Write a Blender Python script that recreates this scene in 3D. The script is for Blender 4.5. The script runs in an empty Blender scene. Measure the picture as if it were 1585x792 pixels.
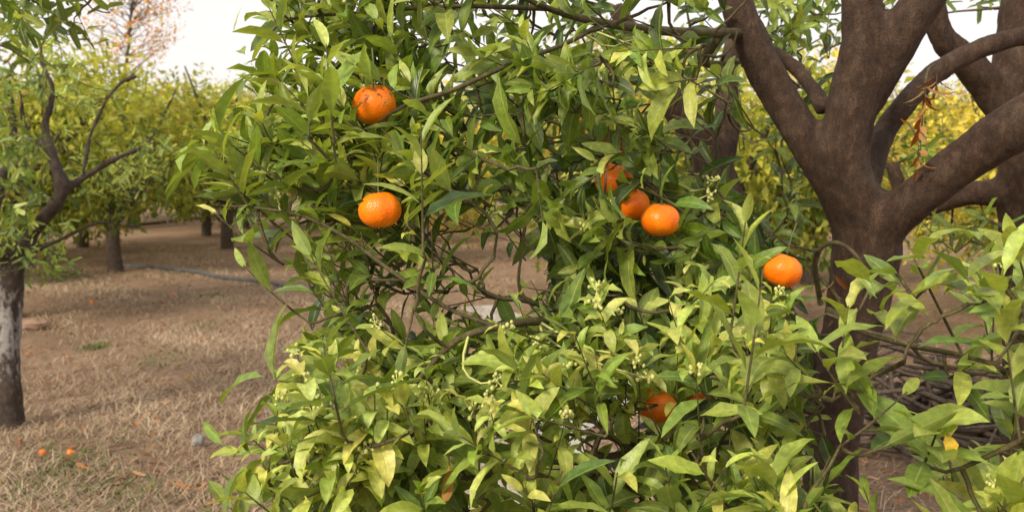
import bpy, math, random
import numpy as np
from mathutils import Vector, noise as mnoise
rng=np.random.default_rng(7); random.seed(7)
scene=bpy.context.scene
scene.view_settings.view_transform='Standard'; scene.view_settings.look='None'; scene.view_settings.exposure=0
coll=scene.collection
F=1373.0; CH=1.5; PIT=math.atan(126/1373.0)
Cc=np.array([0,0,CH]); FW=np.array([0,math.cos(PIT),-math.sin(PIT)]); UP=np.array([0,math.sin(PIT),math.cos(PIT)]); RT=np.array([1.,0,0])
def W(px,py,d): return Cc+d*(FW+(px-792.5)/F*RT-(py-396)/F*UP)
def proj(p):
    q=np.atleast_2d(p)-Cc; d=q@FW; d=np.maximum(d,1e-3)
    return 792.5+F*(q@RT)/d, 396-F*(q@UP)/d, d
def GW(px,py):
    r=FW+(px-792.5)/F*RT-(py-396)/F*UP
    return Cc+r*(-CH/r[2])
def nrmz(v): return v/(np.linalg.norm(v,axis=-1,keepdims=True)+1e-9)
def inpoly(x,y,poly):
    x=np.atleast_1d(x);y=np.atleast_1d(y);c=np.zeros(x.shape,bool);n=len(poly)
    for i in range(n):
        x1,y1=poly[i];x2,y2=poly[(i+1)%n]
        if y1==y2: continue
        c^=((y1>y)!=(y2>y))&(x<(x2-x1)*(y-y1)/(y2-y1)+x1)
    return c
def samplepoly(poly):
    xs=[p[0] for p in poly];ys=[p[1] for p in poly]
    while True:
        x=rng.uniform(min(xs),max(xs));y=rng.uniform(min(ys),max(ys))
        if inpoly(x,y,poly)[0]: return x,y
# ---------------------------------------------------------------- mesh helpers
def mkmesh(name,V,Fq,uv=None,col=None,smooth=True,mat=None):
    V=np.asarray(V,np.float32);Fq=np.asarray(Fq,np.int32)
    m=bpy.data.meshes.new(name); nf,k=Fq.shape
    m.vertices.add(len(V));m.vertices.foreach_set('co',V.ravel())
    m.loops.add(nf*k);m.loops.foreach_set('vertex_index',Fq.ravel())
    m.polygons.add(nf);m.polygons.foreach_set('loop_start',np.arange(0,nf*k,k,dtype=np.int32))
    m.polygons.foreach_set('loop_total',np.full(nf,k,np.int32))
    m.polygons.foreach_set('use_smooth',np.full(nf,smooth))
    m.update(calc_edges=True)
    if uv is not None:
        l=m.uv_layers.new(name='UVMap'); l.data.foreach_set('uv',np.asarray(uv,np.float32)[Fq.ravel()].ravel())
    if col is not None:
        c=m.color_attributes.new(name='Col',type='FLOAT_COLOR',domain='POINT')
        cc=np.ones((len(V),4),np.float32);cc[:,:3]=col;c.data.foreach_set('color',cc.ravel())
    if mat: m.materials.append(mat)
    m.validate(); return m
def mkobj(name,mesh,parent=None,**kw):
    o=bpy.data.objects.new(name,mesh);coll.objects.link(o)
    if parent is not None: o.parent=parent
    for k,v in kw.items(): o[k]=v
    return o
def leafmesh(name,B,D,N,L,Wd,curl,fold,col,rows,cols,mat,origin=(0,0,0)):
    B=np.asarray(B)-np.asarray(origin);n=len(B)
    Y=nrmz(np.asarray(D));X=nrmz(np.cross(Y,np.asarray(N)));Z=np.cross(X,Y)
    if rows==3: t=np.array([0,.45,1.])
    elif rows==4: t=np.array([0,.3,.65,1.])
    else: t=np.concatenate([[0,.07],np.linspace(.2,.86,rows-3),[1]])
    tt=np.clip((t-.06)/.94,0,1)
    w=np.power(tt,.72)*(1-tt)**.95/.305; w=np.maximum(w,.05);w[-1]=.015
    s=np.linspace(-1,1,cols)
    L=np.asarray(L)[:,None,None];Wd=np.asarray(Wd)[:,None,None];c=np.asarray(curl)[:,None,None];f=np.asarray(fold)[:,None,None]
    c=np.where(np.abs(c)<.05,.05,c)
    T=t[None,:,None];S=s[None,None,:];w_=w[None,:,None]
    th=c*T; y=L*np.sin(th)/c; z=-L*(1-np.cos(th))/c
    ph=rng.uniform(0,6.28,(n,1,1)); bend=rng.normal(0,.10,(n,1,1))
    wav=rng.uniform(.03,.28,(n,1,1))
    side=S*w_*Wd*np.cos(f)+bend*T*T*L
    h=np.abs(S)*w_*Wd*np.sin(f)+wav*Wd*np.abs(S)*np.sin(6.28*2.3*T+ph+S)*w_
    yy=y+h*np.sin(th);zz=z+h*np.cos(th)
    P=B[:,None,None,:]+side[...,None]*X[:,None,None,:]+yy[...,None]*Y[:,None,None,:]+zz[...,None]*Z[:,None,None,:]
    V=P.reshape(-1,3)
    uv=np.stack(np.broadcast_arrays((S+1)/2+0*T,T+0*S),-1).reshape(1,-1,2)
    uv=np.broadcast_to(uv,(n,rows*cols,2)).reshape(-1,2)
    r,cq=np.meshgrid(np.arange(rows-1),np.arange(cols-1),indexing='ij')
    q=(r*cols+cq).ravel();q=np.stack([q,q+1,q+cols+1,q+cols],1)
    Fq=(q[None]+(np.arange(n)*rows*cols)[:,None,None]).reshape(-1,4)
    cv=np.repeat(np.asarray(col),rows*cols,axis=0)
    return mkmesh(name,V,Fq,uv,cv,True,mat)
def catmull(P,sub=5):
    P=np.asarray(P,float);Q=np.vstack([2*P[0]-P[1],P,2*P[-1]-P[-2]]);out=[]
    for i in range(1,len(Q)-2):
        for k in range(sub):
            t=k/sub;a,b,c,d=Q[i-1],Q[i],Q[i+1],Q[i+2]
            out.append(.5*((2*b)+(-a+c)*t+(2*a-5*b+4*c-d)*t*t+(-a+3*b-3*c+d)*t**3))
    out.append(P[-1]);return np.array(out)
def tubes(lst,sides):
    VV=[];FF=[];off=0
    a=np.linspace(0,2*np.pi,sides,endpoint=False)
    for pts,rad in lst:
        pts=np.asarray(pts,float);n=len(pts)
        T=np.gradient(pts,axis=0);T=nrmz(T)
        ref=np.array([0.31,.9,.2]) if abs(T[0]@np.array([0.31,.9,.2]))<.8 else np.array([1.,0,.1])
        V=np.zeros((n,sides,3));u=ref
        for i in range(n):
            u=u-T[i]*(u@T[i]);u=u/(np.linalg.norm(u)+1e-9);v=np.cross(T[i],u)
            V[i]=pts[i]+rad[i]*(np.cos(a)[:,None]*u+np.sin(a)[:,None]*v)
        idx=np.arange(n*sides).reshape(n,sides)
        A=idx[:-1];Bq=idx[1:]
        q=np.stack([A,np.roll(A,-1,1),np.roll(Bq,-1,1),Bq],-1).reshape(-1,4)+off
        VV.append(V.reshape(-1,3));FF.append(q);off+=n*sides
        for e in (0,n-1):
            VV.append(pts[e][None]);c=off;off+=1
            base=off-1-n*sides if e==0 else off-2-n*sides
            ring=base+e*sides+np.arange(sides)
            for k in range(0,sides-1,2):
                FF.append(np.array([[c,ring[k],ring[k+1],ring[(k+2)%sides]]]))
    return np.vstack(VV),np.vstack(FF)
# ---------------------------------------------------------------- materials
def newmat(name):
    m=bpy.data.materials.new(name);m.use_nodes=True;nt=m.node_tree;nt.nodes.clear()
    return m,nt,nt.nodes,nt.links
def N(ns,t,**kw):
    n=ns.new(t)
    for k,v in kw.items(): setattr(n,k,v)
    return n
def mathn(ns,ls,op,a,b=None,clamp=False):
    n=N(ns,'ShaderNodeMath',operation=op);n.use_clamp=clamp
    for i,x in enumerate([a,b]):
        if x is None: continue
        if isinstance(x,(int,float)): n.inputs[i].default_value=x
        else: ls.new(x,n.inputs[i])
    return n.outputs[0]
def mixc(ns,ls,fac,a,b,bt='MIX'):
    n=N(ns,'ShaderNodeMix',data_type='RGBA',blend_type=bt)
    for i,x in ((0,fac),(6,a),(7,b)):
        if isinstance(x,(int,float)): n.inputs[i].default_value=x
        elif isinstance(x,tuple): n.inputs[i].default_value=(*x,1)
        else: ls.new(x,n.inputs[i])
    return n.outputs[2]
def ramp(ns,ls,fac,stops):
    n=N(ns,'ShaderNodeValToRGB');e=n.color_ramp.elements
    while len(e)<len(stops): e.new(.5)
    for i,(p,c) in enumerate(stops):
        e[i].position=p;e[i].color=(*c,1) if isinstance(c,tuple) else (c,c,c,1)
    ls.new(fac,n.inputs[0]);return n.outputs[0]
def noise(ns,ls,vec,scale,detail=4,rough=.55,dist=0):
    n=N(ns,'ShaderNodeTexNoise');n.inputs['Scale'].default_value=scale;n.inputs['Detail'].default_value=detail
    n.inputs['Roughness'].default_value=rough;n.inputs['Distortion'].default_value=dist
    if vec is not None: ls.new(vec,n.inputs['Vector'])
    return n.outputs[0]
def leafmat(name,detail=True,rough=.4,trans=.28,spec=.5):
    m,nt,ns,ls=newmat(name)
    at=N(ns,'ShaderNodeAttribute',attribute_name='Col');col=at.outputs['Color']
    geo=N(ns,'ShaderNodeNewGeometry');tc=N(ns,'ShaderNodeTexCoord')
    out=N(ns,'ShaderNodeOutputMaterial');b=N(ns,'ShaderNodeBsdfPrincipled')
    b.inputs['Roughness'].default_value=rough;b.inputs['Specular IOR Level'].default_value=spec
    if detail:
        n1=noise(ns,ls,tc.outputs['Object'],95,3,.6)
        n2=noise(ns,ls,tc.outputs['Object'],22,2,.5)
        mot=ramp(ns,ls,n1,[(.36,.62),(.52,1.0),(.66,1.45)])
        col=mixc(ns,ls,.55,col,mot,'MULTIPLY')
        yel=mixc(ns,ls,ramp(ns,ls,n2,[(.57,0.),(.75,.35)]),col,(.36,.38,.07))
        sx=N(ns,'ShaderNodeSeparateXYZ');ls.new(tc.outputs['UV'],sx.inputs[0])
        au=mathn(ns,ls,'ABSOLUTE',mathn(ns,ls,'SUBTRACT',sx.outputs[0],.5))
        rib=ramp(ns,ls,au,[(.0,1.),(.03,.7),(.06,0.)])
        ph=mathn(ns,ls,'SUBTRACT',mathn(ns,ls,'MULTIPLY',sx.outputs[1],11.),mathn(ns,ls,'MULTIPLY',au,7.))
        vein=mathn(ns,ls,'SINE',mathn(ns,ls,'MULTIPLY',ph,6.283))
        vn=ramp(ns,ls,vein,[(.8,0.),(1.,1.)])
        col=mixc(ns,ls,mathn(ns,ls,'MULTIPLY',vn,.07),yel,(.36,.45,.12))
        col=mixc(ns,ls,mathn(ns,ls,'MULTIPLY',rib,.4),col,(.46,.54,.18))
        bp=N(ns,'ShaderNodeBump');bp.inputs['Strength'].default_value=.35;bp.inputs['Distance'].default_value=.0014
        hh=mathn(ns,ls,'ADD',mathn(ns,ls,'MULTIPLY',vein,-.13),mathn(ns,ls,'ADD',n1,mathn(ns,ls,'MULTIPLY',rib,-1.2)))
        ls.new(hh,bp.inputs['Height']);ls.new(bp.outputs[0],b.inputs['Normal'])
        ls.new(ramp(ns,ls,n2,[(.3,rough-.1),(.7,rough+.14)]),b.inputs['Roughness'])
    col2=mixc(ns,ls,mathn(ns,ls,'MULTIPLY',geo.outputs['Backfacing'],.3),col,(.26,.33,.12))
    ls.new(col2,b.inputs['Base Color'])
    tr=N(ns,'ShaderNodeBsdfTranslucent');ls.new(mixc(ns,ls,1.,col2,(1.7,1.7,.5),'MULTIPLY'),tr.inputs[0])
    mx=N(ns,'ShaderNodeMixShader');mx.inputs[0].default_value=trans
    ls.new(b.outputs[0],mx.inputs[1]);ls.new(tr.outputs[0],mx.inputs[2]);ls.new(mx.outputs[0],out.inputs[0])
    return m
M_leaf=leafmat('citrus_leaf',True,.42,.28,.5);M_far=leafmat('orchard_leaf',False,.6,.35,.15);M_dry=leafmat('dry_leaf',False,.7,.25,.2)
def barkmat(name,c1,c2,c3,bump=1.,white=False,grey=.3):
    m,nt,ns,ls=newmat(name);tc=N(ns,'ShaderNodeTexCoord');mp=N(ns,'ShaderNodeMapping')
    mp.inputs['Scale'].default_value=(1,1,.5);ls.new(tc.outputs['Object'],mp.inputs[0])
    a=noise(ns,ls,mp.outputs[0],44,7,.75,.3);bb=noise(ns,ls,tc.outputs['Object'],8,5,.65);cfi=noise(ns,ls,tc.outputs['Object'],230,4,.75)
    c=ramp(ns,ls,a,[(.32,c1),(.52,c2),(.72,c3)])
    c=mixc(ns,ls,ramp(ns,ls,bb,[(.5,0.),(.74,grey)]),c,(.13,.105,.075))
    c=mixc(ns,ls,ramp(ns,ls,bb,[(.28,.5),(.47,0.)]),c,(.020,.012,.009))
    c=mixc(ns,ls,.65,c,ramp(ns,ls,cfi,[(.32,.35),(.68,1.7)]),'MULTIPLY')
    if white:
        sx=N(ns,'ShaderNodeSeparateXYZ');ls.new(tc.outputs['Object'],sx.inputs[0])
        z=mathn(ns,ls,'MULTIPLY',mathn(ns,ls,'ABSOLUTE',mathn(ns,ls,'SUBTRACT',.6,sx.outputs[2])),-.4)
        k=mathn(ns,ls,'ADD',z,noise(ns,ls,mp.outputs[0],14,5,.7))
        c=mixc(ns,ls,ramp(ns,ls,k,[(.40,0.),(.52,.7)]),c,(.40,.38,.37))
    b=N(ns,'ShaderNodeBsdfPrincipled');b.inputs['Roughness'].default_value=.75;b.inputs['Specular IOR Level'].default_value=.3
    ls.new(c,b.inputs['Base Color'])
    bp=N(ns,'ShaderNodeBump');bp.inputs['Strength'].default_value=bump;bp.inputs['Distance'].default_value=.006
    ls.new(mathn(ns,ls,'ADD',a,mathn(ns,ls,'MULTIPLY',cfi,.4)),bp.inputs['Height']);ls.new(bp.outputs[0],b.inputs['Normal'])
    out=N(ns,'ShaderNodeOutputMaterial');ls.new(b.outputs[0],out.inputs[0]);return m
M_bark=barkmat('citrus_bark',(.023,.013,.009),(.057,.033,.021),(.120,.074,.048),1.,False,.3)
M_barkfar=barkmat('old_bark',(.04,.03,.022),(.085,.062,.045),(.17,.135,.105))
M_barkwhite=barkmat('limewashed_bark',(.025,.018,.014),(.052,.036,.027),(.11,.085,.065),1.,True)
M_twig=barkmat('twig_bark',(.045,.038,.018),(.09,.075,.032),(.16,.12,.06),.3)
def simplemat(name,col,rough=.5,vary=.25,scale=30,bump=.3,spec=.4):
    m,nt,ns,ls=newmat(name);tc=N(ns,'ShaderNodeTexCoord')
    n=noise(ns,ls,tc.outputs['Object'],scale,5,.6)
    c=mixc(ns,ls,1.,(*col,) ,ramp(ns,ls,n,[(.3,1-vary),(.7,1+vary)]),'MULTIPLY')
    b=N(ns,'ShaderNodeBsdfPrincipled');b.inputs['Roughness'].default_value=rough;b.inputs['Specular IOR Level'].default_value=spec
    ls.new(c,b.inputs['Base Color']);bp=N(ns,'ShaderNodeBump');bp.inputs['Strength'].default_value=bump;bp.inputs['Distance'].default_value=.004
    ls.new(n,bp.inputs['Height']);ls.new(bp.outputs[0],b.inputs['Normal'])
    out=N(ns,'ShaderNodeOutputMaterial');ls.new(b.outputs[0],out.inputs[0]);return m
def vcolmat(name,rough=.8):
    m,nt,ns,ls=newmat(name);at=N(ns,'ShaderNodeAttribute',attribute_name='Col')
    b=N(ns,'ShaderNodeBsdfPrincipled');b.inputs['Roughness'].default_value=rough;b.inputs['Specular IOR Level'].default_value=.2
    ls.new(at.outputs['Color'],b.inputs['Base Color']);out=N(ns,'ShaderNodeOutputMaterial');ls.new(b.outputs[0],out.inputs[0]);return m
M_straw=vcolmat('straw');M_bud=simplemat('bud_green',(.50,.53,.18),.5,.2,60,.1)
M_conc=simplemat('pale_concrete',(.42,.40,.37),.85,.25,14,.5,.2);M_hose=simplemat('hose_plastic',(.09,.10,.11),.45,.2,12,.1)
M_stone=simplemat('stone',(.24,.23,.22),.85,.3,18,.6,.2);M_calyx=simplemat('calyx_green',(.10,.13,.04),.6,.3,90,.3)
def orangemat(name,blotch):
    m,nt,ns,ls=newmat(name);tc=N(ns,'ShaderNodeTexCoord');o=tc.outputs['Object']
    n=noise(ns,ls,o,22,4,.6);c=ramp(ns,ls,n,[(.3,(1.,.17,.003)),(.55,(1.,.225,.004)),(.75,(1.,.30,.010))])
    v=N(ns,'ShaderNodeTexVoronoi');v.inputs['Scale'].default_value=300;ls.new(o,v.inputs['Vector'])
    c=mixc(ns,ls,ramp(ns,ls,v.outputs[0],[(.0,.3),(.25,0.)]),c,(.85,.12,.004))
    if blotch:
        sx=N(ns,'ShaderNodeSeparateXYZ');ls.new(o,sx.inputs[0])
        k=mathn(ns,ls,'ADD',noise(ns,ls,o,85,5,.7),mathn(ns,ls,'MULTIPLY',sx.outputs[2],5.5))
        c=mixc(ns,ls,ramp(ns,ls,k,[(.67,0.),(.70,.85)]),c,(.10,.035,.012))
    b=N(ns,'ShaderNodeBsdfPrincipled');b.inputs['Roughness'].default_value=.38;b.inputs['Specular IOR Level'].default_value=.4
    b.inputs['Subsurface Weight'].default_value=.15;b.inputs['Subsurface Radius'].default_value=(.012,.004,.001);b.inputs['Subsurface Scale'].default_value=.5
    ls.new(c,b.inputs['Base Color']);bp=N(ns,'ShaderNodeBump');bp.inputs['Strength'].default_value=.6;bp.inputs['Distance'].default_value=.0009
    ls.new(mathn(ns,ls,'ADD',v.outputs[0],mathn(ns,ls,'MULTIPLY',n,1.5)),bp.inputs['Height']);ls.new(bp.outputs[0],b.inputs['Normal'])
    out=N(ns,'ShaderNodeOutputMaterial');ls.new(b.outputs[0],out.inputs[0]);return m
M_or=orangemat('mandarin_peel',False);M_or2=orangemat('blemished_peel',True)
# ---------------------------------------------------------------- leaf shoots
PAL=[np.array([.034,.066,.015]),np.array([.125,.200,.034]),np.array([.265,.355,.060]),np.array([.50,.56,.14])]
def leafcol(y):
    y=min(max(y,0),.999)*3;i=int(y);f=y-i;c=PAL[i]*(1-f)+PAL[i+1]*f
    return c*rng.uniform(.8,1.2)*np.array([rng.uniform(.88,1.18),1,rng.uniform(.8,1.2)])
class Buf:
    def __init__(s): s.B=[];s.D=[];s.N=[];s.L=[];s.W=[];s.c=[];s.f=[];s.col=[];s.stems=[];s.tips=[]
    def mesh(s,name,rows,cols,mat,origin,keep=None):
        A=[np.array(x) for x in (s.B,s.D,s.N,s.L,s.W,s.c,s.f,s.col)]
        if keep is not None: A=[a[keep] for a in A]
        return leafmesh(name,*A,rows,cols,mat,origin)
UZ=np.array([0,0,1.])
def shoot(buf,base,d,Ls,n,young,droop,sc,colf=leafcol,upc=.5,wf=1.,cm=1.):
    d=nrmz(d);ph=rng.uniform(0,6.28);pts=[]
    for k in range(6):
        s=k/5;pts.append(base+d*Ls*s+UZ*upc*Ls*s*s*.5)
    pts=np.array(pts);buf.stems.append((pts,np.linspace(.0019,.0009,6)*min(sc,1.3)))
    buf.tips.append((pts[-1],young))
    for i in range(n):
        s=(i+.6)/n;x=s*5;k=min(int(x),4);p=pts[k]+(pts[k+1]-pts[k])*(x-k);T=nrmz(pts[k+1]-pts[k])
        a=nrmz(np.cross(T,UZ+.01));b=np.cross(T,a);phi=ph+i*2.4+rng.normal(0,.3)
        rad=math.cos(phi)*a+math.sin(phi)*b;ang=1.15-.85*s+rng.normal(0,.18)
        ld=math.cos(ang)*T+math.sin(ang)*rad;ld=ld-UZ*droop*rng.uniform(.2,1.1)*(1.15-s)
        nr=T*math.sin(ang)-rad*math.cos(ang)+UZ*rng.uniform(.3,1.1)+rng.normal(0,.2,3)
        L=sc*(.100-.046*s*s)*rng.uniform(.6,1.22)
        buf.B.append(p);buf.D.append(nrmz(ld));buf.N.append(nr);buf.L.append(L);buf.W.append(L*rng.uniform(.12,.18)*wf)
        buf.c.append((rng.uniform(.05,1.1)+droop*.3)*cm);buf.f.append(rng.uniform(.12,.65))
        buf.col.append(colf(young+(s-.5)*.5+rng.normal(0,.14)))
def connect(buf,nodes,targets,r0=.0032,r1=.0019):
    nodes=np.array(nodes);tg=[np.asarray(t) for t in targets]
    dist=[np.min(np.linalg.norm(nodes-t,axis=1)) for t in tg];order=np.argsort(dist)
    out=[];cap=np.zeros((len(nodes)+len(tg)*6,3));cap[:len(nodes)]=nodes;m=len(nodes)
    for o in order:
        t=tg[o];dd=np.linalg.norm(cap[:m]-t,axis=1);j=int(np.argmin(dd));a=cap[j].copy();L=dd[j]
        if L<.004: continue
        mid=rng.normal(0,.09*L,3)-UZ*.06*L;ks=np.linspace(0,1,6)[:,None]
        P=a*(1-ks)+t*ks+4*ks*(1-ks)*mid
        P[1:-1]+=rng.normal(0,.012*L+.0008,(4,3))
        out.append((P,np.linspace(min(r0*(1+L*2.2),.008),r1,6)))
        cap[m:m+5]=P[1:];m+=5
    return out
def limb(pts,k=1.):
    P=np.array([W(a,b,c) for a,b,c,_ in pts]);R=np.array([w/2*c/F*k for _,_,c,w in pts])
    Q=catmull(np.column_stack([P,R]),6);return Q[:,:3],np.maximum(Q[:,3],.001)
def trunkobj(name,limbs,parent,origin,vox,mat,amp=.012,size=.10):
    V,Fq=tubes([(p-origin,r) for p,r in limbs],14)
    o=mkobj(name,mkmesh(name,V,Fq,mat=mat),parent)
    m=o.modifiers.new('r','REMESH');m.mode='VOXEL';m.voxel_size=vox;m.use_smooth_shade=True
    m=o.modifiers.new('s','SMOOTH');m.iterations=6;m.factor=.6
    tx=bpy.data.textures.new(name+'_n','CLOUDS');tx.noise_scale=size;tx.noise_depth=4
    m=o.modifiers.new('d','DISPLACE');m.texture=tx;m.strength=amp*2;m.mid_level=.5;m.texture_coords='LOCAL'
    return o
def treeroot(loc,label,group='orchard trees'):
    e=bpy.data.objects.new('orange_tree',None);e.empty_display_size=.3;e.location=loc;coll.objects.link(e)
    e['label']=label;e['category']='tree';e['group']=group;return e
# ================================================================ MAIN TREE
limbs=[limb(l,.9) for l in [
 [(1285,1190,2.4,150),(1283,1080,2.4,118),(1285,940,2.4,104),(1283,792,2.4,98),(1290,680,2.4,88),(1308,560,2.38,92),(1334,440,2.35,110),(1342,370,2.32,114),(1330,300,2.3,90)],
 [(1340,385,2.33,80),(1290,285,2.3,70),(1234,195,2.3,64),(1182,105,2.3,64),(1145,20,2.3,58),(1110,-80,2.3,52),(1060,-200,2.2,44)],
 [(1340,350,2.3,92),(1308,255,2.28,84),(1322,150,2.25,86),(1338,70,2.22,80),(1333,0,2.2,68),(1320,-110,2.2,58),(1290,-240,2.2,44)],
 [(1335,160,2.26,68),(1382,75,2.2,74),(1435,-10,2.15,72),(1500,-110,2.1,64),(1560,-240,2.0,50)],
 [(1345,370,2.32,84),(1420,305,2.2,72),(1500,243,2.1,78),(1590,185,2.0,88),(1720,110,1.9,84),(1850,0,1.8,70)],
 [(1335,320,2.4,46),(1362,220,2.5,42),(1402,160,2.5,40),(1450,112,2.52,38),(1530,70,2.5,36),(1620,50,2.5,34)],
 [(1285,640,2.45,60),(1215,510,2.55,62),(1155,390,2.6,64),(1112,280,2.6,68),(1080,215,2.6,58),(1045,165,2.6,50),(1000,90,2.6,40),(950,10,2.6,30)],
 [(1105,270,2.6,58),(1126,195,2.65,48),(1126,120,2.7,40),(1150,20,2.75,32)],
 [(1278,170,2.32,34),(1240,115,2.4,26),(1195,75,2.45,22)],
 [(1255,930,2.42,60),(1130,800,2.3,40),(1010,715,2.05,30),(955,640,1.9,22),(890,575,1.8,16)],
]]
thin=[limb(l) for l in [
 [(1150,52,2.3,16),(1050,50,2.0,15),(935,36,1.7,13),(850,14,1.6,10),(760,-30,1.5,7)],
 [(935,36,1.7,9),(870,70,1.6,8),(790,100,1.5,8),(700,140,1.45,8),(630,162,1.42,6),(585,190,1.42,4)],
 [(1270,640,2.4,20),(1110,565,2.1,17),(960,520,1.7,15),(850,498,1.4,14),(770,506,1.32,13),(705,528,1.3,11),(650,585,1.3,8),(600,650,1.3,5),(520,700,1.3,4)],
 [(960,520,1.7,12),(830,470,1.5,8),(770,460,1.45,7),(700,430,1.4,6),(600,434,1.35,5),(545,428,1.35,4)],
 [(770,506,1.32,8),(690,475,1.34,7),(600,415,1.35,7),(540,370,1.36,6),(470,335,1.36,5),(400,322,1.36,4),(340,318,1.36,3)],
 [(1110,565,2.1,12),(1060,450,1.95,10),(1000,330,1.85,8),(940,240,1.75,6),(860,190,1.7,5)],
 [(1000,90,2.6,24),(900,110,2.2,16),(780,190,1.9,10),(660,250,1.65,7),(520,270,1.5,5),(430,250,1.45,4),(370,235,1.4,3)],
 [(1085,720,2.2,16),(1000,700,1.8,12),(860,720,1.5,9),(700,740,1.35,7),(560,730,1.3,5),(430,740,1.25,4)],
 [(1283,480,2.2,12),(1335,512,1.9,11),(1410,534,1.6,10),(1490,550,1.35,8),(1560,575,1.3,6),(1640,640,1.2,5)],
 [(1490,550,1.35,5),(1450,470,1.33,4),(1415,400,1.33,3)],
 [(1560,575,1.3,5),(1560,480,1.25,4),(1570,390,1.22,3)],
 [(1270,800,2.4,20),(1230,790,1.9,14),(1180,800,1.5,10),(1150,840,1.25,6)],
 [(1270,470,2.3,9),(1262,400,2.2,8),(1290,375,2.15,7),(1325,395,2.12,6),(1345,440,2.12,5),(1330,480,2.1,4)],
 [(1270,430,2.22,6),(1300,470,2.18,5),(1280,510,2.18,4)],
 [(1145,20,2.3,20),(1090,95,2.4,14),(1145,95,2.5,8)],
 [(850,14,1.6,8),(700,10,1.6,7),(560,20,1.6,6),(450,30,1.6,4),(410,60,1.55,3)],
]]
org=np.array([W(1285,1190,2.4)[0],W(1285,1190,2.4)[1],0.])
limbs[0][0][0,2]=-.05
root=treeroot(org,'large mandarin tree with dark forked trunk and glossy leaves','orchard trees')
trunkobj('trunk',limbs,root,org,.010,M_bark,.005,.06)
nodes=np.vstack([p for p,_ in limbs[1:]]+[p for p,_ in thin])
REG=[
 ([(350,-120),(700,-120),(700,60),(560,110),(430,120),(390,50)],(1.5,2.1),72,(-.6,-.3,.5),.50,.25,.93,.3,1.),
 ([(400,120),(560,110),(650,120),(650,330),(500,325),(360,305),(310,270),(340,190)],(1.35,1.9),112,(-.75,-.2,.6),.60,.12,.97,.4,1.),
 ([(640,-120),(1110,-120),(1120,120),(1090,330),(1000,340),(850,390),(640,320)],(1.4,2.35),178,(-.5,-.5,.2),.46,.6,1.0,-.1,1.),
 ([(850,300),(1160,300),(1215,480),(1225,560),(900,560),(820,420)],(1.5,2.2),104,(-.3,-.5,.1),.30,.7,.96,-.3,1.),
 ([(430,330),(640,330),(700,400),(860,430),(850,560),(480,560),(440,430)],(1.3,1.75),60,(-.6,-.3,.5),.52,.3,.93,.2,1.),
 ([(490,520),(1230,500),(1255,640),(1240,870),(340,870),(365,700),(385,630),(440,590)],(1.12,2.0),215,(-.4,-.4,.5),.57,.4,1.0,.1,1.),
 ([(880,400),(1230,470),(1230,620),(900,600)],(1.2,1.6),30,(-.1,-.4,.8),.86,.4,.66,.4,1.3),
 ([(440,570),(980,540),(980,700),(400,730)],(1.12,1.4),44,(-.1,-.4,.8),.92,.6,.64,.4,1.3),
 ([(1130,-100),(1300,-100),(1300,120),(1260,330),(1245,430),(1120,400)],(2.6,3.3),44,(0,-.3,.3),.42,.4,1.1,0,1.),
 ([(1170,-100),(1300,-100),(1290,60),(1240,90),(1190,60)],(2.5,3.1),8,(0,-.3,.0),.45,.5,1.15,0,1.),
 ([(1440,420),(1600,380),(1660,870),(1450,870),(1430,700),(1480,560),(1440,490)],(1.1,1.6),28,(-.3,-.25,1.),.70,.15,1.08,.2,1.05),
 ([(1120,700),(1240,670),(1330,740),(1370,870),(1100,870)],(1.1,1.35),22,(.1,-.3,.8),.66,.15,1.05,.2,1.),
]
buf=Buf();tg=[]
SKY=[(120,-300),(312,-300),(360,90),(290,150),(230,200),(120,200)]
SKY2=[(1455,-60),(1640,-60),(1640,60),(1460,60)]
EYS=[-300,0,60,110,150,200,250,290,320,350,400,480,520,560,590,620,660,700,760,900]
EXS=[300,320,370,370,345,320,285,255,330,375,395,410,445,425,350,345,335,315,295,280]
def ledge(y): return np.interp(y,EYS,EXS)
for ri,(poly,(d0,d1),n,dr,yg,dp,sc,uc,wf) in enumerate(REG):
    i=0
    while i<n:
        x,y=samplepoly(poly)
        u=rng.random();d=d0+(d1-d0)*(u**1.15)
        dirv=nrmz(nrmz(np.array(dr))+rng.normal(0,.34,3));Ls=rng.uniform(.08,.19)*min(sc,1)
        tip=W(x,y,d);base=tip-dirv*Ls
        bx,by,_=proj(base)
        if bx[0]<ledge(by[0])+35 or dirv@nrmz(np.array(dr))<.35: continue
        i+=1
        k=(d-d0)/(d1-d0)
        tg.append(base);shoot(buf,base,dirv,Ls,int(rng.integers(7,13)),yg+.07-.42*k+rng.normal(0,.12),dp,sc*rng.uniform(.78,1.15),leafcol,uc,wf,1.9 if sc<.7 else 1.)  # leaves deeper in crown coloured darker: inner shade put into the young value
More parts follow.
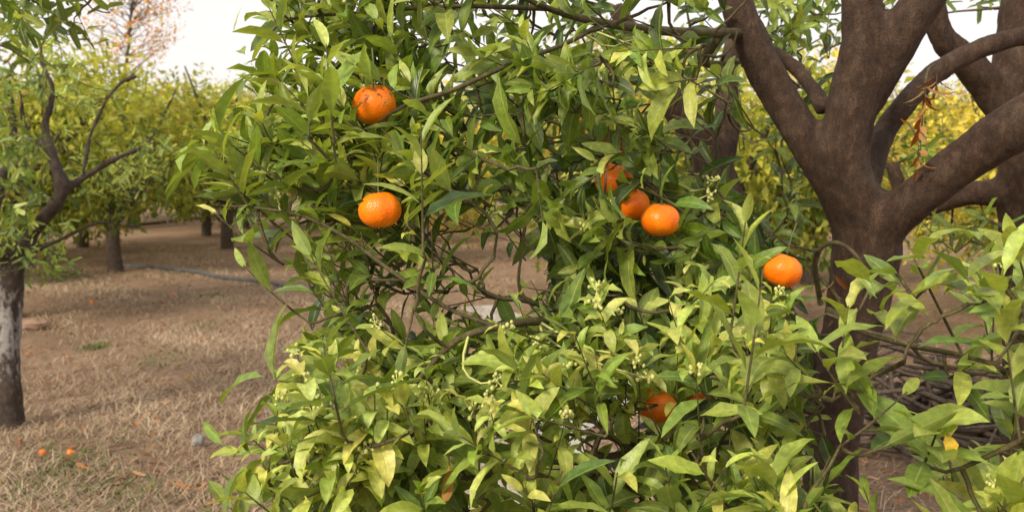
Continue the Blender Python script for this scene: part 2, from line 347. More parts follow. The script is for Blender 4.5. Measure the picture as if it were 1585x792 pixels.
FEAT=[((325,312,1.35),(-.9,-.1,.45),.10,6,.65),((350,250,1.38),(-.8,-.1,.6),.14,9,.62),((520,260,1.35),(-.05,-.1,1),.16,8,.6),((400,190,1.45),(-.7,0,.7),.15,9,.6),((345,235,1.4),(-.7,0,.3),.12,8,.6),
 ((420,150,1.5),(-.6,0,.9),.15,9,.55),((480,140,1.45),(-.5,0,.9),.15,9,.58),((400,340,1.36),(-.4,-.1,.6),.12,8,.55),((440,410,1.36),(-.8,-.1,.5),.12,8,.55),((450,600,1.3),(-.9,-.1,.4),.14,9,.6),((430,720,1.2),(-.9,-.1,.3),.12,9,.65),((480,500,1.35),(-.8,-.1,.6),.12,8,.55),
 ((655,390,1.2),(0,-.1,1),.15,9,.62),((1150,640,1.1),(.1,-.1,1),.16,9,.65),((1350,500,1.35),(-.2,-.1,1),.16,7,.68),((1440,430,1.3),(-.3,-.1,1),.14,8,.68),
 ((1540,560,1.1),(0,-.1,1),.2,9,.7),((1330,705,1.15),(.8,-.1,.3),.1,5,.65),((1300,690,1.15),(.8,-.1,.6),.1,5,.68),((640,480,1.25),(-.2,-.2,-1),.08,4,.55),((830,260,1.35),(.1,-.2,-1),.1,5,.45),((1440,500,1.2),(-.3,-.1,1),.2,11,.7),((1560,450,1.15),(-.1,-.1,1),.2,10,.7),((1330,640,1.2),(-.6,-.1,.7),.12,6,.7),((1400,560,1.2),(-.5,-.1,.9),.16,8,.7),((1130,520,1.2),(.1,-.1,1),.14,8,.62),
 ((1410,470,1.3),(-.6,-.1,.9),.13,7,.7),((1500,470,1.2),(-.1,-.1,1),.16,9,.7),((1290,620,1.25),(.1,-.1,1),.12,7,.65),((1380,420,1.3),(-.7,-.1,.4),.08,5,.7)]
nfe=len(buf.B)
for (x,y,d),dr,Ls,n,yg in FEAT:
    b=W(x,y,d);tg.append(b);shoot(buf,b,np.array(dr),Ls,n,yg,.15,1.08,leafcol,.3,1.0)
buf.B.append(W(1462,672,1.12));buf.D.append(nrmz(np.array([.35,-.1,-.6])));buf.N.append(np.array([0,-1,.2]));buf.L.append(.035);buf.W.append(.009);buf.c.append(.3);buf.f.append(.2);buf.col.append(np.array([.75,.50,.05]))
# oranges ------------------------------------------------------------
OR=[(580,162,1.46,34,1,1),(588,325,1.36,33,0,.93),(1022,340,1.58,30,0,1),(975,318,1.66,30,0,.66),(950,280,1.66,30,0,.45),(1211,418,1.65,30,0,.93),(1017,628,1.5,30,0,.5),
    (887,196,1.95,20,0,.35),(1078,622,1.75,26,0,.4),(1088,522,1.85,22,0,.3)]
B=np.array(buf.B);D=np.array(buf.D);L=np.array(buf.L)[:,None]
keep=np.ones(len(B),bool)
EX=[(1115,-120),(1165,10),(1215,100),(1262,150),(1285,110),(1285,-120),(1500,-120),(1440,60),(1378,170),(1385,275),(1640,120),(1640,290),(1400,350),(1395,440),(1350,500),(1325,600),(1320,640),(1290,700),(1240,800),(1250,700),(1262,600),(1270,520),(1290,420),(1290,350),(1215,225),(1150,110)]
isf=np.arange(len(B))>=nfe
rk=np.sin(np.arange(len(B))*12.9898)*43758.5453;rk=rk-np.floor(rk)
for f in (0.02,.35,.7,1.0):
    P=B+D*L*f*.97-UZ*L*.25*f*f*.6
    x,y,d=proj(P)
    for (ox,oy,od,r,_,vis) in OR:
        if vis>0:
            hit=((x-ox)**2+(y-oy)**2<(r*(.15+.82*vis))**2)&(d<od+.03);keep&=~hit
    keep&=~(inpoly(x,y,EX)&(d<2.45)&~((isf|(rk<.35))&(y>400)))
    keep&=~inpoly(x,y,SKY);keep&=~inpoly(x,y,SKY2)
    keep&=~((x>1290)&(y<320)&(d<2.))
    keep&=~(x<ledge(y)-45)
    for gx,gy,rx,ry,p in ((735,358,85,48,.9),(775,445,65,45,.85),(1165,240,35,60,.5),(880,690,50,45,.7),(960,665,40,50,.6),(770,780,40,30,.6),(1075,200,55,75,.8),(1130,130,40,60,.7),(620,480,50,35,.55),(560,400,45,25,.5),(1000,470,40,30,.4),(450,480,40,30,.5),(1100,690,40,30,.4),(600,650,30,25,.4),(760,160,40,30,.4),(1000,140,40,30,.5)):
        keep&=~((((x-gx)/rx)**2+((y-gy)/ry)**2<1)&(rk<p))
    for gx,gy,rx,ry,p,dl in ((775,508,85,13,.85,1.33),(700,138,80,14,.75,1.45),(1010,44,110,16,.85,2.0),(880,60,40,14,.7,1.6),(560,390,60,30,.35,1.36)):
        keep&=~((((x-gx)/rx)**2+((y-gy)/ry)**2<1)&(rk<p)&(d<dl))
    keep&=~(d<.75)
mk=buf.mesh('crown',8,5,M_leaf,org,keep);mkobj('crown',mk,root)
tw=connect(buf,nodes,tg)
def clear(p):
    x,y,d=proj(p)
    for (ox,oy,od,r,_,vis) in OR:
        if vis>.5 and np.any(((x-ox)**2+(y-oy)**2<(r*.95)**2)&(d<od)): return False
    return True
def notsky(p):
    x,y,d=proj(p);return not (inpoly(x,y,SKY).any() or inpoly(x,y,SKY2).any() or (inpoly(x,y,EX)&(d<2.3)&(y<380)).any() or (x<ledge(y)-30).any() or ((x>1290)&(y<320)&(d<2)).any())
allt=[t for t in tw if clear(t[0])]+[t for t in buf.stems if clear(t[0]) and notsky(t[0])]
bm_l=[(p-org,r) for p,r in allt]
db=Buf()
def drycol(y):
    c=[np.array([.42,.13,.04]),np.array([.50,.22,.09]),np.array([.24,.09,.04])][rng.integers(3)];return c*rng.uniform(.7,1.2)
for x,y,d,n,s_ in ((955,175,1.6,5,.5),(942,195,1.6,5,.55),(962,205,1.6,4,.5),(1432,130,2.1,8,.75),(1425,175,2.12,7,.7),(1422,225,2.12,6,.65),(890,590,1.35,3,.7),(695,700,1.18,2,.7),(1450,110,2.1,6,.7),(1290,420,2.2,4,.6)):
    shoot(db,W(x,y,d),np.array([0,-.1,-1.]),.05,n,.5,.8,s_,drycol,0,.85)
mkobj('dried_leaves',db.mesh('dried',8,5,M_dry,org),root)
bm_l+=[(p-org,r) for p,r in db.stems+[limb([(1447,100,2.3,5),(1436,110,2.2,4),(1430,150,2.12,3),(1424,240,2.12,2)])]]
V,Fq=tubes(bm_l,5);V2,F2=tubes([(p-org,r) for p,r in thin],8)
mt=mkmesh('branches',np.vstack([V,V2]),np.vstack([Fq,F2+len(V)]),mat=M_twig);mkobj('branches',mt,root)
# flower buds
import bmesh
bm=bmesh.new();bmesh.ops.create_icosphere(bm,subdivisions=1,radius=1)
iv=np.array([v.co[:] for v in bm.verts]);ifc=np.array([[v.index for v in f.verts] for f in bm.faces]);bm.free()
BV=[];ct=0;ped=[]
def cluster(p,n,spread):
    global ct
    for i in range(n):
        q=p+nrmz(rng.normal(0,1,3)+np.array([0,-.2,.5]))*rng.uniform(.3,1)*spread
        BV.append(iv*np.array([1,1,1.25])*rng.uniform(.0018,.0036)+q-org);ct+=1
        ped.append((np.array([p,(p+q)/2+rng.normal(0,.002,3),q])-org,np.array([.0009,.0008,.0008])))
for tp,yg in buf.tips:
    if yg>.66 and rng.random()<.4 and clear(tp[None]): 
        x,y,d=proj(tp)
        if not inpoly(x,y,EX)[0]: cluster(tp,int(rng.integers(5,12)),.017)
for x,y,d in ((1010,82,1.6),(990,60,1.6),(1100,300,1.6),(1105,280,1.6),(500,612,1.2),(770,590,1.2),(985,560,1.25),(1000,585,1.25),(480,762,1.2),(575,700,1.2),(430,300,1.35)):
    cluster(W(x,y,d),9,.016)
    tg2=connect(buf,nodes,[W(x,y,d)]);ped+= [(p-org,r*.6) for p,r in tg2]
BVa=np.vstack(BV);BF=(ifc[None]+(np.arange(ct)*len(iv))[:,None,None]).reshape(-1,3)
V,Fq=tubes(ped,4);o0=len(BVa)
BF4=np.vstack([Fq[:,[0,1,2]],Fq[:,[0,2,3]]])+o0
o=mkobj('flower_buds',mkmesh('buds',np.vstack([BVa,V]),np.vstack([BF,BF4]),mat=M_bud),root);o['kind']='stuff'
# oranges mesh
def orange_mesh(name,mat,seed):
    bm=bmesh.new();bmesh.ops.create_uvsphere(bm,u_segments=36,v_segments=24,radius=1)
    for v in bm.verts:
        x,y,z=v.co;r=math.hypot(x,y);ph=math.atan2(y,x)
        k=1+.018*math.cos(9*ph+seed)*r+.05*mnoise.noise(Vector((x*1.2+seed,y*1.2,z*1.2)))
        zz=z*.88
        if z>0: zz-=.17*math.exp(-(r/.28)**2)
        else: zz+=.10*math.exp(-(r/.22)**2)
        v.co=(x*k,y*k,zz*k)
    for f in bm.faces: f.smooth=True
    m=bpy.data.meshes.new(name);bm.to_mesh(m);bm.free();m.materials.append(mat)
    s=.033
    for v in m.vertices: v.co*=s
    return m
OM=[orange_mesh('mandarin',M_or,s) for s in (0,3.3,7.1)];OMb=orange_mesh('mandarin_b',M_or2,5.)
def calyx_mesh():
    V=[(0,0,.002)];Fq=[]
    for k in range(10):
        a=k*math.pi/5;r=.0065 if k%2==0 else .003;V.append((r*math.cos(a),r*math.sin(a),.0 if k%2==0 else .001))
    for k in range(0,10,2): Fq.append((0,1+k,1+(k+1)%10,1+(k+2)%10))
    V=np.array(V);Fq=np.array(Fq)
    V2,F2=tubes([(np.array([[0,0,.0],[.001,0,.012],[.004,.002,.03],[.004,.004,.06]]),np.array([.0016,.0014,.0013,.0013]))],6)
    return mkmesh('calyx',np.vstack([V,V2]),np.vstack([Fq,F2+len(V)]),mat=M_calyx)
CM=calyx_mesh()
LAB=['blemished orange mandarin with brown scab hanging among leaves','round bright orange mandarin hanging under glossy leaves','bright orange mandarin hanging at a cluster edge','orange mandarin half hidden behind leaves in a cluster','orange mandarin half hidden behind leaves in a cluster','lone bright orange mandarin hanging beside the dark trunk','orange mandarin tucked low among pale young leaves']
for i,(x,y,d,r,bl,vis) in enumerate(OR):
    o=mkobj('mandarin_orange',OMb if bl else OM[i%3]);o.location=W(x,y,d);s=(r/F*d)/.033;o.scale=(s,s,s)
    o.rotation_euler=(rng.uniform(-.35,.25),rng.uniform(-.3,.3),rng.uniform(0,6))
    if i==0: o.rotation_euler=(.3,-.15,.4)
    o['label']=LAB[i] if i<len(LAB) else 'small orange mandarin mostly hidden inside the leafy crown'
    o['category']='mandarin orange';o['group']='mandarins hanging in the tree'
    c=mkobj('calyx',CM,o);c.location=(0,0,.0235)
# ================================================================ NEIGHBOUR TREES (custom)
o2=np.array([W(1600,700,3.3)[0],W(1600,700,3.3)[1],0.])
l2=[limb(l) for l in [
 [(1610,960,3.3,110),(1603,760,3.3,92),(1598,560,3.2,84),(1590,400,3.1,78),(1583,250,3.0,72),(1578,120,2.95,80),(1590,-20,2.9,70),(1600,-180,2.8,60)],
 [(1582,180,2.97,60),(1545,155,2.95,56),(1500,100,2.9,50),(1455,50,2.85,40),(1440,-40,2.8,32),(1420,-160,2.8,26)],
 [(1585,300,3.02,50),(1500,300,3.1,40),(1410,320,3.2,30),(1380,250,3.2,22)]]]
l2[0][0][0,2]=-.05
r2=treeroot(o2,'dark-barked orange tree with thick smooth upright trunk')
trunkobj('trunk',l2,r2,o2,.014,M_bark,.007,.08)
b2=Buf();t2=[]
for poly,dd,n in (([(1600,-300),(1800,-300),(1800,300),(1600,300)],(2.6,3.6),35),([(1380,350),(1620,340),(1700,420),(1560,440),(1480,420)],(2.8,3.6),14),([(1380,-20),(1420,60),(1390,110),(1370,60)],(2.9,3.3),4),([(1390,210),(1480,200),(1450,250),(1390,280)],(2.9,3.4),4),([(1440,-60),(1620,-60),(1620,0),(1470,0)],(2.9,3.6),6)):
    for i in range(n):
        x,y=samplepoly(poly);d=rng.uniform(*dd);dv=nrmz(np.array([-.2,-.2,.0])+rng.normal(0,.5,3));b=W(x,y,d)-dv*.15
        t2.append(b);shoot(b2,b,dv,.16,9,.45,.4,1.1)
mkobj('crown',b2.mesh('crown_r',5,3,M_leaf,o2),r2)
tw=connect(b2,np.vstack([p for p,_ in l2]),t2)
V,Fq=tubes([(p-o2,r) for p,r in tw+b2.stems],4);mkobj('branches',mkmesh('br2',V,Fq,mat=M_twig),r2)
o3=np.array([*GW(20,662)[:2],0.])
D0=(o3-Cc)@FW
l3=[limb(l,.85) for l in [
 [(14,675,D0,60),(14,640,D0,50),(12,560,D0,42),(14,490,D0,44),(14,435,D0,48),(6,400,D0,42)],
 [(14,440,D0,34),(45,370,D0,26),(95,298,D0,25),(80,240,D0,21),(70,195,D0+.05,16),(82,140,D0+.1,12),(64,90,D0+.1,10),(75,30,D0+.2,6)],
 [(92,300,D0,19),(130,275,D0+.1,14),(180,245,D0+.2,11),(225,225,D0+.3,9),(245,195,D0+.3,6),(262,170,D0+.3,4)],
 [(128,276,D0,12),(140,210,D0+.1,10),(165,155,D0+.1,9),(188,128,D0+.1,9),(212,118,D0+.1,11)],
 [(82,250,D0,13),(40,200,D0,10),(30,140,D0,8),(5,100,D0,5)],
 [(6,410,D0,36),(-50,330,D0-.3,30),(-120,220,D0-.6,26),(-170,80,D0-1.2,22),(-120,0,D0-1.8,16),(-40,-30,D0-2.2,11),(60,-20,D0-2.5,7)],
 [(10,430,D0,30),(-10,330,D0+.4,24),(20,220,D0+.6,18),(10,120,D0+.6,14)],
 [(30,395,D0,16),(90,372,D0-.1,12),(150,345,D0-.1,10),(200,350,D0,7),(260,345,D0+.1,5)]]]
l3[0][0][0,2]=-.04
r3=treeroot(o3,'old orange tree with dark crooked trunk on dry grass')
trunkobj('trunk',l3,r3,o3,.016,M_barkwhite,.012,.12)
b3=Buf();t3=[]
for poly,dd,n,yg,sc in (([(-150,60),(40,60),(75,110),(60,170),(50,230),(-150,230)],(4.3,6.2),75,.52,.92),
    ([(-150,220),(60,220),(70,260),(60,330),(70,360),(40,410),(-150,430)],(4.4,5.8),105,.40,.92),
    ([(60,60),(130,90),(160,140),(150,190),(80,190)],(5.4,6.2),26,.7,.92),([(110,240),(200,230),(260,195),(280,225),(230,290),(140,320)],(5.4,6.4),28,.68,.88),([(20,330),(120,340),(100,430),(40,420)],(5.0,6),26,.48,.92),
    ([(-60,-90),(150,-90),(135,30),(80,70),(20,90),(-60,100)],(2.5,3.1),32,.45,.92)):
    for i in range(n):
        x,y=samplepoly(poly);d=rng.uniform(*dd);dv=nrmz(np.array([.2,-.2,.1])+rng.normal(0,.5,3));b=W(x,y,d)-dv*.15
        t3.append(b);shoot(b3,b,dv,.17,10,yg+rng.normal(0,.14),.35,sc,leafcol,.3,1.45)
mkobj('crown',b3.mesh('crown_l',5,3,M_leaf,o3),r3)
tw=connect(b3,np.vstack([p for p,_ in l3[1:]]),t3)
V,Fq=tubes([(p-o3,r) for p,r in tw+b3.stems],4);mkobj('branches',mkmesh('br3',V,Fq,mat=M_twig),r3)
# ================================================================ ORCHARD ROWS
def bgtree(seed,R,H,zmin,nl,tint,hot=0.):
    g=np.random.default_rng(seed);K=40
    dirs=nrmz(g.normal(0,1,(K,3)));rr=g.uniform(.5,1.05,K)[:,None]
    C=dirs*rr*np.array([R,R,(H-zmin)/2])*.88+np.array([0,0,(H+zmin)/2])
    lr=g.uniform(.22,.62,K);lc=g.uniform(-.8,.6,K)
    k=g.integers(0,K,nl);dv=nrmz(g.normal(0,1,(nl,3)));P=C[k]+dv*(lr[k]*g.uniform(.5,1.25,nl))[:,None]
    ok=P[:,2]>zmin*.6;P=P[ok];k=k[ok];dv=dv[ok];n=len(P)
    D=nrmz(dv+g.normal(0,.7,(n,3))-np.array([0,0,.25]));Nn=dv+g.normal(0,.5,(n,3))+np.array([0,0,.8])
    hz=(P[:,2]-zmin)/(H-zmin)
    L=g.uniform(.08,.14,n);y=(np.clip(.32+.36*hz+lc[k]*.45+dv[:,2]*.25+g.normal(0,.15,n),0,1))[:,None]  # leaves darker low in crown and under lobes: shade put into colour
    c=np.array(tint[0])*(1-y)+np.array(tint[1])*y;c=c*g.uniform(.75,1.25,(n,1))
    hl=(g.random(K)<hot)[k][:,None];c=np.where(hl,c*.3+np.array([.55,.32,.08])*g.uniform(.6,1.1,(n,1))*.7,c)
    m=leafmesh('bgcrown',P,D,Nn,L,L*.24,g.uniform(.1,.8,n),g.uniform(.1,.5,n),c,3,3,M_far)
    tl=[(catmull([[0,0,-.05],[.03,.02,.35],[0,.05,.75]],4),np.linspace(.12,.09,9))]
    for i in range(9):
        a=i*.7+g.uniform(-.3,.3);e=np.array([math.cos(a)*R*.8,math.sin(a)*R*.8,H*.9*g.uniform(.7,1.12)])
        P=catmull([[0,.05,.7],e*[.35,.35,.45]+[0,0,.4]+g.normal(0,.06,3),e*[.7,.7,.75]+g.normal(0,.1,3),e],4)
        tl.append((P,np.linspace(.07,.012,len(P))))
    V,Fq=tubes(tl,9);return m,mkmesh('bgtrunk',V,Fq,mat=M_barkfar)
TG=((.06,.09,.016),(.54,.53,.09));TY=((.18,.18,.03),(.82,.68,.13))  # TY: yellower, brighter copy of TG; warm sunlight put into leaf colour
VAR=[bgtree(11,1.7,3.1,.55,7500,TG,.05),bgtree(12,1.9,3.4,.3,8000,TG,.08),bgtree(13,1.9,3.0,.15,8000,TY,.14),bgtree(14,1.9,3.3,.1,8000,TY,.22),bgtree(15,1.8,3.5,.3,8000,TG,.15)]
def puttree(x,y,v,s,label,rot=None):
    e=treeroot((x,y,0),label);e.scale=(s,s,s);e.rotation_euler=(0,0,rng.uniform(0,6.28) if rot is None else rot)
    mkobj('crown',VAR[v][0],e);mkobj('trunk',VAR[v][1],e)
L1='rounded orange tree with short trunk in orchard row';L2='yellow-green orange tree in orchard row, coloured as if sunlit'
near=[(-5.3,9.3,0,.95),(-6.1,13.6,0,1.05),(-5.8,18.0,0,1.15),(-9.2,10.5,1,1.0),(-10,15,4,1.0),(-8.9,18.3,2,1.05),(-1.9,15.5,2,.95),(1.0,11.2,4,1.05),(4.1,12.2,3,.95),(5.3,8.8,2,.85),(7.5,12.5,3,.95),(-2.1,20,2,1.),(2.2,17,3,1.),(8.0,8.5,1,.95),(1.6,7.2,0,.82),(-4.2,22.5,3,1.),(-7.6,22,4,1.08),(-8.2,14.8,2,.95)]
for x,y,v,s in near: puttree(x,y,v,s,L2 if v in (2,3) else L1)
for y,x0 in ((25.5,-19),(31,-23)):
    x=x0
    while x<-x0:
        v=int(rng.choice([2,3,4]));puttree(x+rng.uniform(-.4,.4),y+rng.uniform(-.8,.8),v,rng.uniform(.95,1.3),L2 if v<4 else L1);x+=2.9
# dry reddish tree
e=bpy.data.objects.new('dry_tree',None);dx=W(185,270,17);eo=np.array([dx[0],dx[1],0]);e.location=eo;coll.objects.link(e)
e['label']='sparse tree with reddish dry leaves above the orchard';e['category']='tree'
tl=[limb([(175,405,17,20),(180,250,17,12),(190,150,17,7),(200,60,17,4),(205,0,17,3),(215,-30,17,2)])]
tl[0][0][0,2]=0
db=Buf()
for i in range(100):
    s=rng.uniform(.4,1);j=int(s*(len(tl[0][0])-1));p=tl[0][0][j];dv=nrmz(np.array([rng.normal(0,.8),rng.normal(0,.5),.5]));Lb=rng.uniform(.35,.95)
    P=np.array([p,p+dv*Lb*.5+rng.normal(0,.07,3),p+dv*Lb]);tl.append((catmull(P,3),np.linspace(.009,.003,7)))
    for q in (P[1],P[2],(P[1]+P[2])/2): shoot(db,q,nrmz(dv+rng.normal(0,.4,3)),.4,8,.5,.4,1.4,lambda y:np.array([.72,.34,.18])*rng.uniform(.7,1.3)*np.array([1,rng.uniform(.8,1.5),1]))
mkobj('crown',db.mesh('drycrown',3,3,M_dry,eo),e)
V,Fq=tubes([(p-eo,r) for p,r in tl],6);mkobj('trunk',mkmesh('drytrunk',V,Fq,mat=M_barkfar),e)
# ================================================================ GROUND
n=220;u=np.linspace(-1,1,n);gx=np.sinh(u*5.2)*3.4;gy=np.sinh(u*5.2)*3.4+5
X,Y=np.meshgrid(gx,gy)
def gh(X,Y): return .018*np.sin(X*1.9+.7*np.sin(Y*1.3))+.014*np.sin(Y*2.3+X*.8)-.012
rr=np.hypot(X,Y-5);Z=gh(X,Y)*np.exp(-(rr/40)**2)
idx=np.arange(n*n).reshape(n,n);q=np.stack([idx[:-1,:-1],idx[:-1,1:],idx[1:,1:],idx[1:,:-1]],-1).reshape(-1,4)
m,nt,ns,ls=newmat('dry_ground');tc=N(ns,'ShaderNodeTexCoord');ob=tc.outputs['Object']
mp=N(ns,'ShaderNodeMapping');mp.inputs['Scale'].default_value=(1,2.6,1);mp.inputs['Rotation'].default_value=(0,0,.35);ls.new(ob,mp.inputs[0])
a=noise(ns,ls,ob,1.3,6,.65);b_=noise(ns,ls,mp.outputs[0],16,7,.78,.8);c_=noise(ns,ls,ob,60,5,.7)
c=ramp(ns,ls,b_,[(.30,(.11,.068,.046)),(.46,(.29,.195,.13)),(.60,(.42,.305,.205)),(.75,(.58,.46,.32))])
c=mixc(ns,ls,ramp(ns,ls,a,[(.44,0.),(.62,.6)]),c,(.23,.145,.095))
c=mixc(ns,ls,.6,c,ramp(ns,ls,c_,[(.3,.5),(.7,1.5)]),'MULTIPLY')
sp=N(ns,'ShaderNodeBsdfPrincipled');sp.inputs['Roughness'].default_value=.95;sp.inputs['Specular IOR Level'].default_value=.1
ls.new(c,sp.inputs['Base Color']);bp=N(ns,'ShaderNodeBump');bp.inputs['Strength'].default_value=.9;bp.inputs['Distance'].default_value=.03
ls.new(mathn(ns,ls,'ADD',b_,mathn(ns,ls,'MULTIPLY',c_,.5)),bp.inputs['Height']);ls.new(bp.outputs[0],sp.inputs['Normal'])
out=N(ns,'ShaderNodeOutputMaterial');ls.new(sp.outputs[0],out.inputs[0])
V=np.stack([X,Y,Z],-1).reshape(-1,3);mkobj('ground',mkmesh('ground',V,q,mat=m),kind='structure',label='dry grassy orchard floor')
def blades(name,P,az,L,wd,lift,col):
    n=len(P);d=np.stack([np.cos(az),np.sin(az),0*az],-1);s=np.stack([-np.sin(az),np.cos(az),0*az],-1)
    t=np.array([0,.5,1.]);Vv=[]
    for k,tk in enumerate(t):
        c=P+d*(L*tk)[:,None]+UZ*(lift*L*(tk*1.2-.45*tk*tk))[:,None];ww=(wd*(1-.8*tk*tk))[:,None]
        Vv+= [c-s*ww,c+s*ww]
    V=np.stack(Vv,1).reshape(-1,3);o=(np.arange(n)*6)[:,None]
    Fq=np.concatenate([o+np.array([[0,1,3,2]]),o+np.array([[2,3,5,4]])],0)
    return mkmesh(name,V,Fq,col=np.repeat(col,6,0),smooth=False,mat=M_straw)
nb=250000;yy=3.2+17*rng.random(nb)**1.6;xx=rng.uniform(-1,1,nb)*(yy*.62+.3);xx=np.where(rng.random(nb)<.7,-np.abs(xx),xx)
pat=np.sin(xx*2.1+np.sin(yy*1.7)*1.5)+np.sin(yy*2.9+xx*1.1)+.8*np.sin(xx*6.3+yy*4.1)+.6*np.sin(xx*11+np.sin(yy*7)*2);ok=pat+rng.normal(0,.8,nb)>-.8;xx=xx[ok];yy=yy[ok];pt=pat[ok];nb=len(xx)
P=np.stack([xx,yy,gh(xx,yy)+.004],-1);y=(rng.random(nb)**1.3*(.6+.4*np.clip(pt/2,0,1)))[:,None];col=np.array([.21,.135,.085])*(1-y)+np.array([.76,.61,.42])*y
mkobj('dry_grass',blades('dry_grass',P,rng.uniform(0,6.28,nb),rng.uniform(.03,.12,nb),rng.uniform(.0007,.0018,nb)*(1+.07*yy),rng.uniform(.0,.9,nb)**1.4,col),kind='stuff',label='matted straw coloured dry grass on the orchard floor')
WP=[];
for (px,py,rad,n_) in ((50,760,.35,1000),(150,535,.15,260),(320,455,.25,350),(190,780,.3,500),(110,700,.3,160),(90,430,.5,500),(240,560,.3,160),(1400,640,.4,200),(300,420,.5,250),(320,500,.3,200)):
    g=GW(px,py);WP.append(np.stack([rng.normal(g[0],rad*.5,n_),rng.normal(g[1],rad*.7,n_),np.zeros(n_)],-1))
P=np.vstack(WP);P[:,2]=gh(P[:,0],P[:,1]);nn=len(P)
mkobj('green_weeds',blades('weeds',P,rng.uniform(0,6.28,nn),rng.uniform(.02,.055,nn),rng.uniform(.002,.0045,nn),rng.uniform(.4,1.3,nn),np.array([.10,.14,.04])*rng.uniform(.6,1.5,(nn,1))),kind='stuff',label='small green weeds sprouting through dry grass')
nl=3600;yy=3.3+13*rng.random(nl)**1.5;xx=rng.uniform(-1,1,nl)*(yy*.6+.3);cc=np.array([[.28,.12,.06],[.44,.27,.14],[.18,.10,.06],[.48,.21,.08]])[rng.integers(0,4,nl)]*rng.uniform(.6,1.2,(nl,1))
az=rng.uniform(0,6.28,nl)
mkobj('fallen_leaves',leafmesh('litter',np.stack([xx,yy,gh(xx,yy)+.015],-1),np.stack([np.cos(az),np.sin(az),rng.normal(0,.2,nl)],-1),rng.normal(0,.3,(nl,3))+UZ,rng.uniform(.04,.085,nl),rng.uniform(.010,.017,nl),rng.uniform(-.8,1,nl),rng.uniform(0,.5,nl),cc,5,3,M_dry),kind='stuff',label='scattered brown dead leaves on the ground')
for i,(px,py) in enumerate(((66,708),(110,707),(142,468),(268,452),(1462,402),(1440,392))):
    g=GW(px,py);o=mkobj('fallen_orange',OM[i%3]);s=.68;o.location=(g[0],g[1],gh(g[0],g[1])+.008);o.scale=(s,)*3;o.rotation_euler=tuple(rng.uniform(0,6,3))
    o['label']='fallen orange fruit lying in dry grass';o['category']='orange';o['group']='fallen oranges on the ground'
def gpts(l,h=.02): return np.array([[*GW(a,b)[:2],h+gh(*GW(a,b)[:2])] for a,b in l])
P=catmull(gpts([(190,414),(230,416),(270,421),(310,425),(350,431),(400,436),(440,445)],.03),6)
V,Fq=tubes([(P,np.full(len(P),.028))],10);mkobj('irrigation_pipe',mkmesh('pipe',V,Fq,mat=M_hose),label='grey irrigation pipe lying across dry grass',category='pipe')
P=catmull(gpts([(190,354),(240,350),(290,343),(340,337),(420,330)],.05),6);P[:,2]+=.05
V,Fq=tubes([(P,np.full(len(P),.05))],8);mkobj('fallen_branch',mkmesh('fb',V,Fq,mat=M_barkfar),label='long pruned branch lying on the orchard floor',category='branch')
def rock(name,px,py,s,mat,lab,cat,seed):
    bm=bmesh.new();bmesh.ops.create_icosphere(bm,subdivisions=4,radius=1)
    for v in bm.verts:
        c=v.co.copy();k=1+.35*mnoise.noise(c*1.1+Vector((seed,0,0)))+.12*mnoise.noise(c*3.3+Vector((seed,0,0)))
        v.co=Vector((c.x*k*s[0],c.y*k*s[1],c.z*k*s[2]))
    for f in bm.faces: f.smooth=True
    me=bpy.data.meshes.new(name);bm.to_mesh(me);bm.free();me.materials.append(mat);g=GW(px,py)
    o=mkobj(name,me,label=lab,category=cat);o.location=(g[0],g[1],s[2]*.6);return o
rock('stone',306,688,(.035,.04,.04),M_stone,'pale grey stone beside the leafy branches','stone',1)
rock('stone',45,508,(.17,.12,.06),simplemat('red_stone',(.28,.18,.13),.9,.3,10,.6,.2),'flat reddish stone by the tree base','stone',4)
P=catmull([[-.35,10.2,0],[.0,9,0],[.5,7.4,0],[.75,6.2,0],[.2,5,0],[-.1,3.9,0],[-.2,3.,0]],6);T=nrmz(np.gradient(P,axis=0));S=np.stack([T[:,1],-T[:,0],0*T[:,0]],-1)
wv=.24+.05*np.sin(np.arange(len(P))*1.3);Lf=P-S*wv[:,None];Rg=P+S*wv[:,None];V=np.stack([Lf,P,Rg],1).reshape(-1,3);V[:,2]=gh(V[:,0],V[:,1])+.016
k=len(P);i=np.arange(k-1)[:,None]*3;Fq=np.concatenate([i+np.array([[0,3,4,1]]),i+np.array([[1,4,5,2]])]);mkobj('path',mkmesh('path',V,Fq,mat=M_conc),kind='structure',label='narrow pale concrete strip')
st=[];c0=GW(1400,650)
for i in range(150):
    p=np.array([rng.normal(c0[0],.45),rng.normal(c0[1],.45),abs(rng.normal(.1,.14))+.02]);a=rng.uniform(0,6.28);Ls=rng.uniform(.3,1.1);dv=np.array([math.cos(a),math.sin(a),rng.normal(0,.15)])
    P=np.array([p-dv*Ls/2,p+rng.normal(0,.04,3),p+dv*Ls/2]);P[:,2]=np.maximum(P[:,2],.015);st.append((catmull(P,3),np.full(7,rng.uniform(.005,.018))))
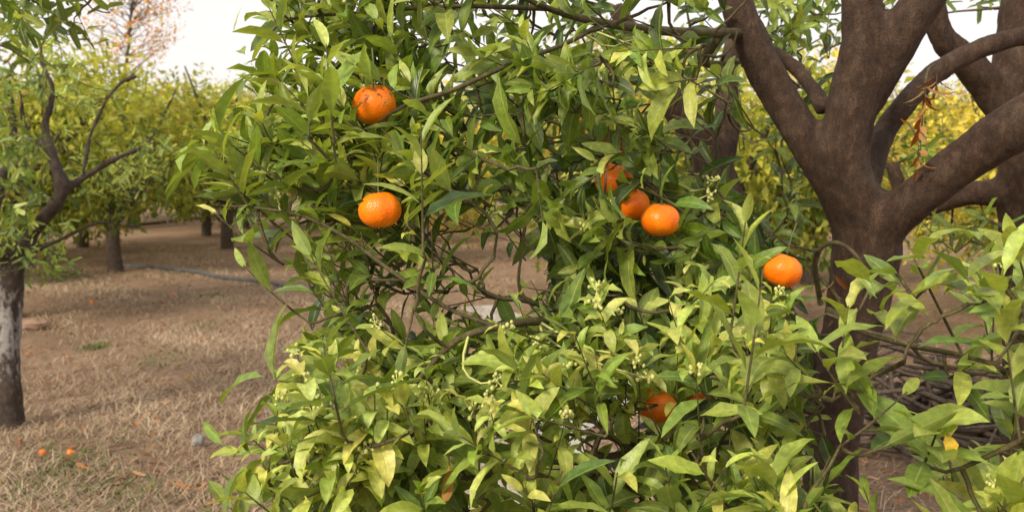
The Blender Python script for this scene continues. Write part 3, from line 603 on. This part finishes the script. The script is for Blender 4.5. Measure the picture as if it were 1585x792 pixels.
V,Fq=tubes(st,6);mkobj('brushwood_pile',mkmesh('brush',V,Fq,mat=M_barkfar),kind='stuff',label='heap of pruned dry branches on the ground',category='brushwood')
nx=120;hx=np.linspace(-500,600,nx);hv=[];
for j in range(12):
    for x in hx:
        hh=(44*math.exp(-((x-230)/130)**2)+14*math.exp(-((x+200)/190)**2))*(1+.12*math.sin(x*.05));hv.append((x,330+j*22,-1+hh*math.sin(math.pi/2*min(j/7,1))))
idx=np.arange(12*nx).reshape(12,nx);q=np.stack([idx[:-1,:-1],idx[:-1,1:],idx[1:,1:],idx[1:,:-1]],-1).reshape(-1,4)
mkobj('hill',mkmesh('hill',np.array(hv),q,mat=simplemat('hill_scrub',(.36,.31,.25),.95,.3,.05,.0,.05)),kind='structure',label='distant pale brown scrub hill')
# ================================================================ LIGHT
sd=Vector((-.52,-.64,.58)).normalized();el=math.asin(sd.z)
sun=bpy.data.lights.new('sun','SUN');sun.energy=4.0;sun.angle=math.radians(12);sun.color=(1,.87,.69)
so=bpy.data.objects.new('sun',sun);so.rotation_euler=sd.to_track_quat('Z','Y').to_euler();coll.objects.link(so)
w=bpy.data.worlds.new('World');scene.world=w;w.use_nodes=True;nt=w.node_tree;ns=nt.nodes;ls=nt.links;ns.clear()
sk=N(ns,'ShaderNodeTexSky',sky_type='NISHITA');sk.sun_disc=False;sk.sun_elevation=el;sk.sun_rotation=math.atan2(sd.x,sd.y);sk.dust_density=4;sk.air_density=1.2
mx=mixc(ns,ls,.82,sk.outputs[0],(8.7,8.2,7.9))
bg=N(ns,'ShaderNodeBackground');bg.inputs[1].default_value=.138;ls.new(mx,bg.inputs[0]);wo=N(ns,'ShaderNodeOutputWorld');ls.new(bg.outputs[0],wo.inputs[0])
cam=bpy.data.cameras.new('camera');co=bpy.data.objects.new('camera',cam);coll.objects.link(co);co.location=(0,0,CH);co.rotation_euler=(math.pi/2-PIT,0,0)
cam.sensor_width=36;cam.lens=36*F/1585;cam.clip_start=.05;cam.clip_end=3000;cam.dof.use_dof=True;cam.dof.focus_distance=1.5;cam.dof.aperture_fstop=7
scene.camera=co
